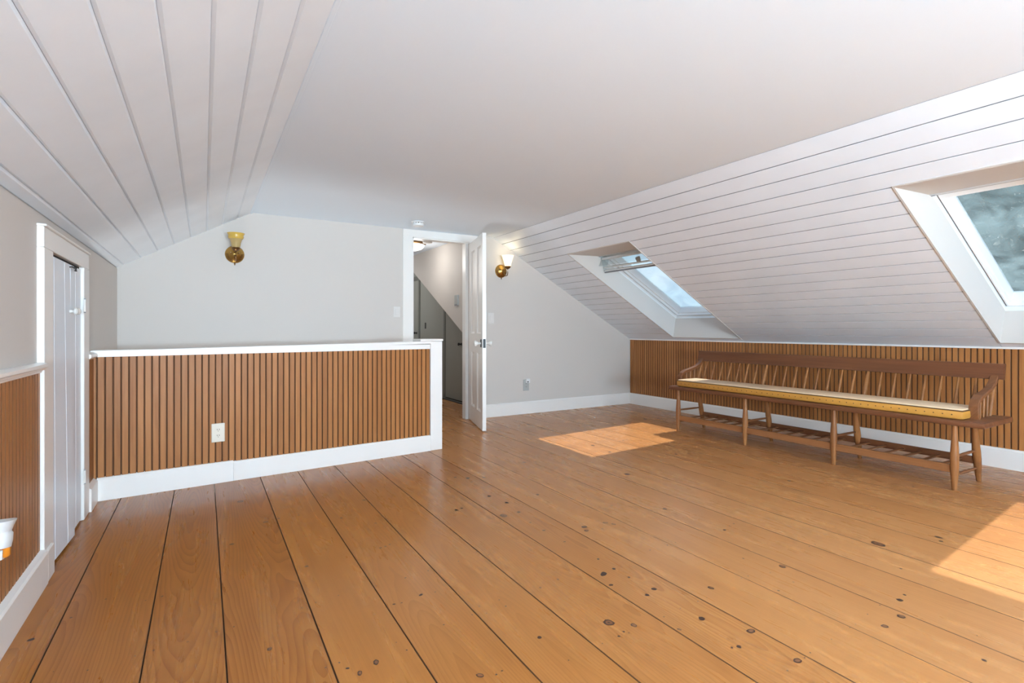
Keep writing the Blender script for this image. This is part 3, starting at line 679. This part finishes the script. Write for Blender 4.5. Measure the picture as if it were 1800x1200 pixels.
# ------------------------------------------------------------------ hall beyond the door
bm = bmesh.new(); poly_prism(bm, [(YB+0.108, 0.955), (7.82, ZC+0.02), (YB+0.108, ZC+0.02)], 2.67, 2.71, 'X'); struct('wall_hall_upper', bm=bm, mat=M['wall'])
gw = struct('wall_hall_right', (3.19, 3.30, YB+0.10, 9.1, -0.02, ZC+0.05), M['greywall'])
struct('wall_hall_end', (1.6, 3.3, 9.0, 9.1, -0.02, ZC+0.05), M['wall'])
struct('wall_hall_left', (1.68, 1.76, YB+0.10, 9.1, -0.02, ZC+0.05), M['wall'])
def flush_door(n, y0, y1, zt, knobs):
    bm = bmesh.new(); box(bm, 3.176, 3.19, y0-0.07, y0, 0, zt+0.07, 0.002); box(bm, 3.176, 3.19, y1, y1+0.07, 0, zt+0.07, 0.002); box(bm, 3.175, 3.19, y0-0.07, y1+0.07, zt, zt+0.07, 0.002)
    d = struct('door_%d' % n, bm=bm, mat=M['greytrim'])
    lf = bx('door_leaf', (3.182, 3.19, y0+0.004, y1-0.004, 0.015, zt-0.004), M['greywall'], d)
    bx('threshold_gap', (3.184, 3.19, y0+0.004, y1-0.004, 0.001, 0.014), M['dark'], d)
    for y, z in knobs:
        bm = bmesh.new(); lathe(bm, [(0.022, 0), (0.022, 0.004), (0.008, 0.006), (0.008, 0.03), (0.022, 0.036), (0.02, 0.05), (0.01, 0.055)], 14, (3.182, y, z), (-1, 0, 0)); finish(bm, 'knob', M['black'], lf, smooth=True)
flush_door(3, 6.60, 7.30, 1.50, [(6.74, 0.835)])
flush_door(4, 8.47, 8.93, 1.90, [(8.55, 0.985)])
bx('strike', (3.185, 3.1905, 8.13, 8.18, 1.06, 1.16), M['black'], gw)
hl = empty('flush_ceiling_lamp', (2.255, 6.2, ZC), 'lit flush ceiling lamp with white glass bowl in the hall beyond the open door', 'lamp')
bm = bmesh.new(); lathe(bm, [(0.10, 0), (0.165, -0.004), (0.168, -0.022), (0.150, -0.034), (0.12, -0.034)], 28); finish(bm, 'rim', M['brass_dark'], hl, smooth=True)
bm = bmesh.new(); lathe(bm, [(0.148, -0.030), (0.140, -0.055), (0.110, -0.085), (0.06, -0.102), (0.012, -0.107)], 28); finish(bm, 'bowl', M['hall_glass'], hl, smooth=True)
lp = lamp('hall_light', 'POINT', (2.255, 6.2, ZC-0.22), 4.5, (1, 0.98, 0.95), shadow_soft_size=0.12)
lamp('hall_light', 'POINT', (2.25, 8.35, ZC-0.25), 9, (1, 0.98, 0.95), shadow_soft_size=0.12)     # unseen lamp added to brighten the grey hall wall
def smoke(name, x, y, label):
    e = empty(name, (x, y, ZC), label, 'smoke detector')
    bm = bmesh.new(); lathe(bm, [(0.066, 0), (0.066, -0.008), (0.058, -0.010)], 24); finish(bm, 'base', M['plastic'], e, smooth=True)
    bm = bmesh.new(); lathe(bm, [(0.046, -0.009), (0.046, -0.020)], 24); finish(bm, 'vent_ring', M['slot'], e)
    for k in range(12):
        a = 2*PI*k/12; bm = bmesh.new(); box(bm, 0.044, 0.056, -0.007, 0.007, -0.020, -0.009); bmesh.ops.rotate(bm, matrix=Matrix.Rotation(a, 3, 'Z'), verts=bm.verts); finish(bm, 'rib', M['plastic'], e)
    bm = bmesh.new(); lathe(bm, [(0.058, -0.0195), (0.060, -0.030), (0.056, -0.042), (0.040, -0.047), (0.012, -0.047)], 24); finish(bm, 'cover', M['plastic'], e, smooth=True)
smoke('smoke_detector', 1.875, 5.00, 'white round smoke detector on the main ceiling just above the doorway')
smoke('smoke_detector', 2.345, 5.93, 'smaller looking grey smoke detector on the hall ceiling beside the lit lamp')
e = empty('thermostat', (2.67, 5.77, 1.405), 'small upright grey control box on the white hall wall', 'thermostat')
bx('case', (-0.02, 0, -0.045, 0.045, -0.065, 0.065), M['greyplastic'], e, 0.004); bx('lens', (-0.026, -0.02, -0.03, 0.03, -0.068, -0.045), M['alu'], e, 0.002)

# ------------------------------------------------------------------ switches and outlets
def plate(name, loc, rz, w, h, label, cat, mat, kind):
    e = empty(name, loc, label, cat, rz)            # local -y faces the room
    bx('cover_plate', (-w/2, w/2, -0.006, 0, -h/2, h/2), mat, e, 0.003)
    if kind == 'switch':
        bx('rocker', (-0.017, 0.017, -0.010, -0.005, -0.034, 0.034), mat, e, 0.002)
    else:
        for z in (0.020, -0.020):
            bm = bmesh.new(); lathe(bm, [(0.0165, 0), (0.0165, 0.003)], 18, (0, -0.0055, z), (0, -1, 0)); r = finish(bm, 'receptacle', mat, e)
            bm = bmesh.new()
            for x in (-0.006, 0.006): box(bm, x-0.0014, x+0.0014, -0.0092, -0.0084, z-0.002, z+0.007)
            box(bm, -0.002, 0.002, -0.0092, -0.0084, z-0.010, z-0.006)
            finish(bm, 'slots', M['slot'], r)
    return e
plate('light_switch', (1.788, YB, 1.237), 0, 0.075, 0.118, 'white rocker light switch on the far wall left of the door casing', 'light switch', M['switch'], 'switch')
plate('light_switch', (2.945, YB, 1.183), 0, 0.082, 0.130, 'white rocker light switch on the far wall under the lit sconce', 'light switch', M['switch'], 'switch')
o1 = plate('wall_outlet', HM @ Vector((0.647, 0.0125, 0.343)), hang, 0.080, 0.128, 'ivory duplex outlet on the brown panelled half wall', 'outlet', M['ivory'], 'outlet')
o2 = plate('wall_outlet', (3.442, YB, 0.356), 0, 0.086, 0.140, 'grey duplex outlet low on the far white wall', 'outlet', M['greyplastic'], 'outlet')
e = empty('plug_adapter', (3.447, YB-0.009, 0.400), 'small white plug adapter standing out of the grey outlet', 'plug')
bx('body', (-0.020, 0.034, -0.030, 0, -0.016, 0.036), M['plastic'], e, 0.004); bx('prong_face', (-0.012, 0.012, -0.031, -0.0295, -0.008, 0.004), M['slot'], e)

# plug-in air freshener low on the left panelling
e = empty('air_freshener', (-0.577, 2.262, 0.372), 'white plug-in air freshener with orange vial low on the left panelling', 'air freshener')
bm = bmesh.new(); secs = [(0.046, 0.040, -0.025), (0.049, 0.044, -0.005), (0.050, 0.045, 0.018), (0.046, 0.041, 0.026), (0.051, 0.046, 0.042), (0.058, 0.054, 0.062)]
rings = []
for (hy, dx, z) in secs:
    rings.append([bm.verts.new((dx*max(0.0, math.sin(t))**0.6 if 0 < t < PI else 0.0, hy*math.cos(t)*1.0, z+0.010*math.cos(t)*-1)) for t in [PI*k/12 for k in range(13)]])
for a, b in zip(rings[:-1], rings[1:]):
    for i in range(12): bm.faces.new((a[i], a[i+1], b[i+1], b[i]))
bm.faces.new(rings[0][::-1])
inner = [bm.verts.new((v.co.x*0.8+0.002, v.co.y*0.85, v.co.z-0.008)) for v in rings[-1]]
for i in range(12): bm.faces.new((rings[-1][i], rings[-1][i+1], inner[i+1], inner[i]))
bm.faces.new(inner); bmesh.ops.recalc_face_normals(bm, faces=bm.faces)
finish(bm, 'housing', M['plastic'], e, smooth=True)
bm = bmesh.new(); lathe(bm, [(0.015, 0), (0.018, 0.004), (0.018, 0.028), (0.012, 0.033)], 16, (0.021, 0.004, -0.055)); finish(bm, 'vial', M['orange'], e, smooth=True)
bm = bmesh.new(); tube(bm, [(0.026, 0.036, -0.022), (0.024, 0.032, -0.050), (0.021, 0.0, -0.058), (0.024, -0.032, -0.050), (0.026, -0.036, -0.022)], 0.0045, 8); finish(bm, 'cradle', M['plastic'], e, smooth=True)

# ------------------------------------------------------------------ wall sconces
def sconce(x, z, arm_dx, lit, label):
    """brass back plate, curved arm, cup and an upright glass shade"""
    e = empty('wall_sconce', (x, YB, z), label, 'sconce', 0)
    bm = bmesh.new(); lathe(bm, [(0.080, 0), (0.080, 0.006), (0.074, 0.014), (0.060, 0.026), (0.036, 0.040), (0.016, 0.048), (0.004, 0.050)], 32, (0, 0, 0), (0, -1, 0)); bp = finish(bm, 'backplate', M['brass'], e, smooth=True)
    bm = bmesh.new()
    for k in range(20):
        a = PI + PI*k/19
        p0 = Vector((math.cos(a)*0.052, -0.031, math.sin(a)*0.052)); p1 = Vector((math.cos(a)*0.073, -0.016, math.sin(a)*0.073))
        tube(bm, [p0, p1], 0.0028, 5)
    finish(bm, 'fluting', M['brass_dark'], bp, kind='stuff')
    for s in (-1, 1):
        bm = bmesh.new(); lathe(bm, [(0.008, 0), (0.008, 0.012), (0.004, 0.014)], 10, (s*0.034, -0.038, 0.012), (0, -1, 0)); finish(bm, 'screw', M['brass_dark'], bp)
    dx = arm_dx
    bm = bmesh.new()
    P = [(0, -0.045, -0.004), (0, -0.065, -0.035), (dx*0.5, -0.095, -0.066), (dx*0.9, -0.125, -0.060), (dx, -0.132, -0.025), (dx, -0.130, 0.015)]
    tube(bm, P, 0.0055, 10); finish(bm, 'arm', M['brass_dark'], e, smooth=True)
    bm = bmesh.new(); lathe(bm, [(0.006, 0.0), (0.022, 0.008), (0.034, 0.022), (0.038, 0.034), (0.034, 0.036)], 24, (dx, -0.130, 0.012)); finish(bm, 'cup', M['brass_dark'], e, smooth=True)
    bm = bmesh.new(); zz = 0.044
    prof = [(0.030, 0), (0.036, 0.015), (0.040, 0.045), (0.048, 0.072), (0.058, 0.085), (0.062, 0.100), (0.060, 0.112), (0.064, 0.120), (0.070, 0.132)] if not lit else [(0.030, 0), (0.038, 0.018), (0.047, 0.05), (0.056, 0.082), (0.062, 0.100), (0.068, 0.118), (0.074, 0.132)]
    prof = prof + [(r-0.004, h) for r, h in prof[::-1]]
    lathe(bm, prof, 28, (dx, -0.130, zz), closed=False); bmesh.ops.recalc_face_normals(bm, faces=bm.faces)
    sh = finish(bm, 'shade', M['lit'] if lit else M['amber'], e, smooth=True)
    if not lit:
        bm = bmesh.new(); lathe(bm, [(0.050, 0.076), (0.0605, 0.087), (0.0640, 0.100), (0.0615, 0.112), (0.066, 0.121), (0.0715, 0.133)], 28, (dx, -0.130, zz), closed=False); finish(bm, 'amber_band', M['amber_rim'], sh, smooth=True)
    bm = bmesh.new(); lathe(bm, [(0.010, 0), (0.012, 0.02), (0.022, 0.05), (0.024, 0.066), (0.014, 0.084), (0.003, 0.09)], 16, (dx, -0.130, zz+0.006)); finish(bm, 'bulb', M['bulb'] if lit else M['plastic'], e, smooth=True)
    bm = bmesh.new(); lathe(bm, [(0.003, 0), (0.007, -0.008), (0.005, -0.016), (0.002, -0.024)], 10, (0, -0.012, -0.078)); finish(bm, 'finial', M['brass_dark'], e)
    return e
sconce(0.244, 1.742, 0.004, False, 'unlit brass sconce with amber glass shade, left of the door on the far wall')
s2 = sconce(3.083, 1.752, 0.020, True, 'lit brass sconce with glowing pale shade beside the open door')
lamp('sconce_light', 'POINT', (3.103, YB-0.16, 1.97), 0.15, (1, 0.80, 0.55), shadow_soft_size=0.04)

# ------------------------------------------------------------------ long spindle-back bench
B = empty('deacon_bench', (4.40, 2.52, 0), 'long dark wooden spindle-back bench with slatted lower shelf along the panelled wall', 'bench')
def bl(x, y, z=0): return (x-4.40, y-2.52, z)
bm = bmesh.new(); box(bm, 4.165-4.40, 4.665-4.40, 1.235-2.52, 3.775-2.52, 0.425, 0.462, 0.010); finish(bm, 'seat', M['bench'], B, smooth=True)
# crest rail leaning back
bm = bmesh.new()
poly_prism(bm, [(4.665-4.40, 0.708), (4.690-4.40, 0.704), (4.716-4.40, 0.800), (4.711-4.40, 0.813), (4.695-4.40, 0.813), (4.689-4.40, 0.802)], 1.285-2.52, 3.815-2.52, 'Y'); finish(bm, 'crest_rail', M['bench'], B)
def turned(p0, p1, rs):
    p0, p1 = Vector(p0), Vector(p1); n = len(rs); bm = bmesh.new()
    ax = (p1-p0); L = ax.length
    lathe(bm, [(r, L*k/(n-1)) for k, r in enumerate(rs)], 12, p0, ax)
    return bm
for i in range(24):
    y = 3.693 - i*(3.693-1.434)/23
    thick = i in (0, 7, 8, 16, 23) and i in (7, 16)
    k = 1.65 if thick else 1.0
    finish(turned(bl(4.585, y, 0.455), bl(4.682, y, 0.712), [0.0065*k, 0.0085*k, 0.010*k, 0.0095*k, 0.0075*k, 0.006*k]), 'spindle', M['bench_z'], B, smooth=True)
for y in (1.335, 3.76):   # arms: scrolled front, rising to the crest rail
    bm = bmesh.new()
    prof = [(4.335, 0.455), (4.322, 0.500), (4.322, 0.545), (4.345, 0.580), (4.395, 0.603), (4.480, 0.620), (4.560, 0.640), (4.620, 0.668), (4.660, 0.700), (4.690, 0.735)]
    n = len(prof); rows = []
    for i, (x, z) in enumerate(prof):
        a, b = prof[max(i-1, 0)], prof[min(i+1, n-1)]; t = Vector((b[0]-a[0], 0, b[1]-a[1])).normalized(); nn = Vector((-t.z, 0, t.x)); th = 0.013 if i else 0.016; hw = 0.026 if i < 5 else 0.022
        p = Vector(bl(x, y, z)); rows.append([bm.verts.new(p+nn*th+Vector((0, hw, 0))), bm.verts.new(p+nn*th-Vector((0, hw, 0))), bm.verts.new(p-nn*th-Vector((0, hw, 0))), bm.verts.new(p-nn*th+Vector((0, hw, 0)))])
    for a, b in zip(rows[:-1], rows[1:]):
        for k in range(4): bm.faces.new((a[k], a[(k+1)%4], b[(k+1)%4], b[k]))
    bm.faces.new(rows[0][::-1]); bm.faces.new(rows[-1]); bmesh.ops.recalc_face_normals(bm, faces=bm.faces)
    bmesh.ops.bevel(bm, geom=list(bm.edges), offset=0.003, segments=1, affect='EDGES')
    finish(bm, 'arm', M['bench_x'], B)
    for (xa, xb, zt) in ((4.415, 4.425, 0.600), (4.475, 4.490, 0.612), (4.535, 4.555, 0.630)):
        finish(turned(bl(xa, y, 0.455), bl(xb, y, zt), [0.0065, 0.009, 0.009, 0.0065]), 'arm_spindle', M['bench_z'], B, smooth=True)
    finish(turned(bl(4.585, y, 0.455), bl(4.682, y, 0.712), [0.012, 0.014, 0.015, 0.013, 0.010]), 'end_post', M['bench_z'], B, smooth=True)
LEGY = (3.676, 2.911, 2.148, 1.397)
LR = [0.014, 0.018, 0.022, 0.0245, 0.0245, 0.022, 0.019, 0.016, 0.015]
for y in LEGY:
    finish(turned(bl(4.198, y, 0.0), bl(4.205, y, 0.43), LR), 'leg', M['bench_z'], B, smooth=True)
    finish(turned(bl(4.590, y-0.005, 0.0), bl(4.500, y-0.005, 0.43), LR), 'leg', M['bench_z'], B, smooth=True)
    finish(turned(bl(4.20, y, 0.218), bl(4.545, y, 0.218), [0.007, 0.010, 0.010, 0.007]), 'stretcher', M['bench_x'], B, smooth=True)
    finish(turned(bl(4.20, y, 0.100), bl(4.570, y, 0.095), [0.007, 0.010, 0.010, 0.007]), 'stretcher', M['bench_x'], B, smooth=True)
for y0, y1 in zip(LEGY[:-1], LEGY[1:]):
    bm = bmesh.new(); box(bm, 4.192-4.40, 4.212-4.40, y1-2.52+0.012, y0-2.52-0.012, 0.112, 0.165, 0.004); finish(bm, 'shelf_rail', M['bench_rail'], B)
    bm = bmesh.new(); box(bm, 4.548-4.40, 4.566-4.40, y1-2.52+0.006, y0-2.52-0.016, 0.125, 0.175, 0.004); finish(bm, 'shelf_rail', M['bench'], B)
    for k in range(6):
        y = y0 + (y1-y0)*(k+0.75)/6.5
        bm = bmesh.new(); box(bm, 4.207-4.40, 4.552-4.40, y-2.52-0.013, y-2.52+0.013, 0.140, 0.150, 0.003); finish(bm, 'shelf_slat', M['bench_x'], B)
# seat cushion lies on the bench
Cn = empty('bench_cushion', (4.345, 2.522, 0.463), 'long thin mustard cushion with cream top lying on the bench seat', 'cushion')
hx, hy_ = 0.150, 1.172
bm = bmesh.new(); box(bm, -hx, hx, -hy_, hy_, 0.0, 0.062, 0.016); finish(bm, 'cover', M['cushion'], Cn, smooth=True)
bm = bmesh.new(); box(bm, -hx+0.010, hx-0.010, -hy_+0.010, hy_-0.010, 0.052, 0.070, 0.008); finish(bm, 'top_panel', M['cushion_top'], Cn, smooth=True)
bm = bmesh.new()
q = 0.004
cp = [(-hx+q, -hy_+q), (hx-q, -hy_+q), (hx-q, hy_-q), (-hx+q, hy_-q)]
for a, b in zip(cp, cp[1:]+cp[:1]): tube(bm, [(a[0], a[1], 0.057), (b[0], b[1], 0.057)], 0.0045, 6)
finish(bm, 'piping', M['piping'], Cn)
bm = bmesh.new()
for k in range(46): lathe(bm, [(0.0042, 0), (0.003, 0.003)], 8, (-hx, -hy_+0.06+k*(2*hy_-0.12)/45, 0.030), (-1, 0, 0))
finish(bm, 'tufting_buttons', M['piping'], Cn, kind='stuff')

# ------------------------------------------------------------------ outdoors: lawn and the trees seen through the roof windows
struct('ground', (-30, 60, -40, 50, -3.4, -3.2), M['lawn'])
def tree(x, y, h, r, n, label, seed):
    rng = random.Random(seed)
    e = empty('tree', (x, y, -3.2), label, 'tree')
    bm = bmesh.new(); tube(bm, [(0, 0, 0), (0.08, 0.05, h*0.3), (0.15, -0.05, h*0.6), (0.1, 0.1, h*0.95)], [0.22, 0.18, 0.12, 0.04], 10); finish(bm, 'trunk', M['bark'], e, smooth=True)
    tips = []
    for k in range(10):
        z = h*rng.uniform(0.35, 0.85); a = rng.uniform(0, 2*PI); l = r*rng.uniform(0.6, 1.0)
        p1 = Vector((math.cos(a)*l*0.5, math.sin(a)*l*0.5, z+l*0.35)); p2 = Vector((math.cos(a)*l, math.sin(a)*l, z+l*0.5)); tips += [p1, p2]
        bm = bmesh.new(); tube(bm, [(0.1, 0, z), p1, p2], [0.07, 0.045, 0.012], 6); finish(bm, 'branch', M['bark'], e)
    bm = bmesh.new()
    for k in range(n):
        z = rng.uniform(0.28, 1.0); rr = r*math.sin(PI*min(1, (z-0.2)/0.85))**0.7
        a = rng.uniform(0, 2*PI); q = rr*math.sqrt(rng.uniform(0.15, 1)); c = Vector((math.cos(a)*q, math.sin(a)*q, h*z))
        u = Vector((rng.gauss(0, 1), rng.gauss(0, 1), rng.gauss(0, 0.6))).normalized(); v = u.orthogonal().normalized(); s = rng.uniform(0.10, 0.22)
        bm.faces.new([bm.verts.new(c+u*s), bm.verts.new(c+v*s*0.5), bm.verts.new(c-u*s), bm.verts.new(c-v*s*0.5)])
    finish(bm, 'foliage', M['leaf'], e, kind='stuff')
tree(13.0, 3.2, 8.6, 2.6, 11500, 'dense leafy tree nearest to the house, filling the nearer roof window', 1)
tree(17.0, -0.8, 9.2, 2.8, 12000, 'tall leafy tree behind the one filling the nearer roof window', 2)
tree(18.5, 7.0, 9.6, 2.9, 12000, 'leafy tree to the left of the one filling the nearer roof window', 3)
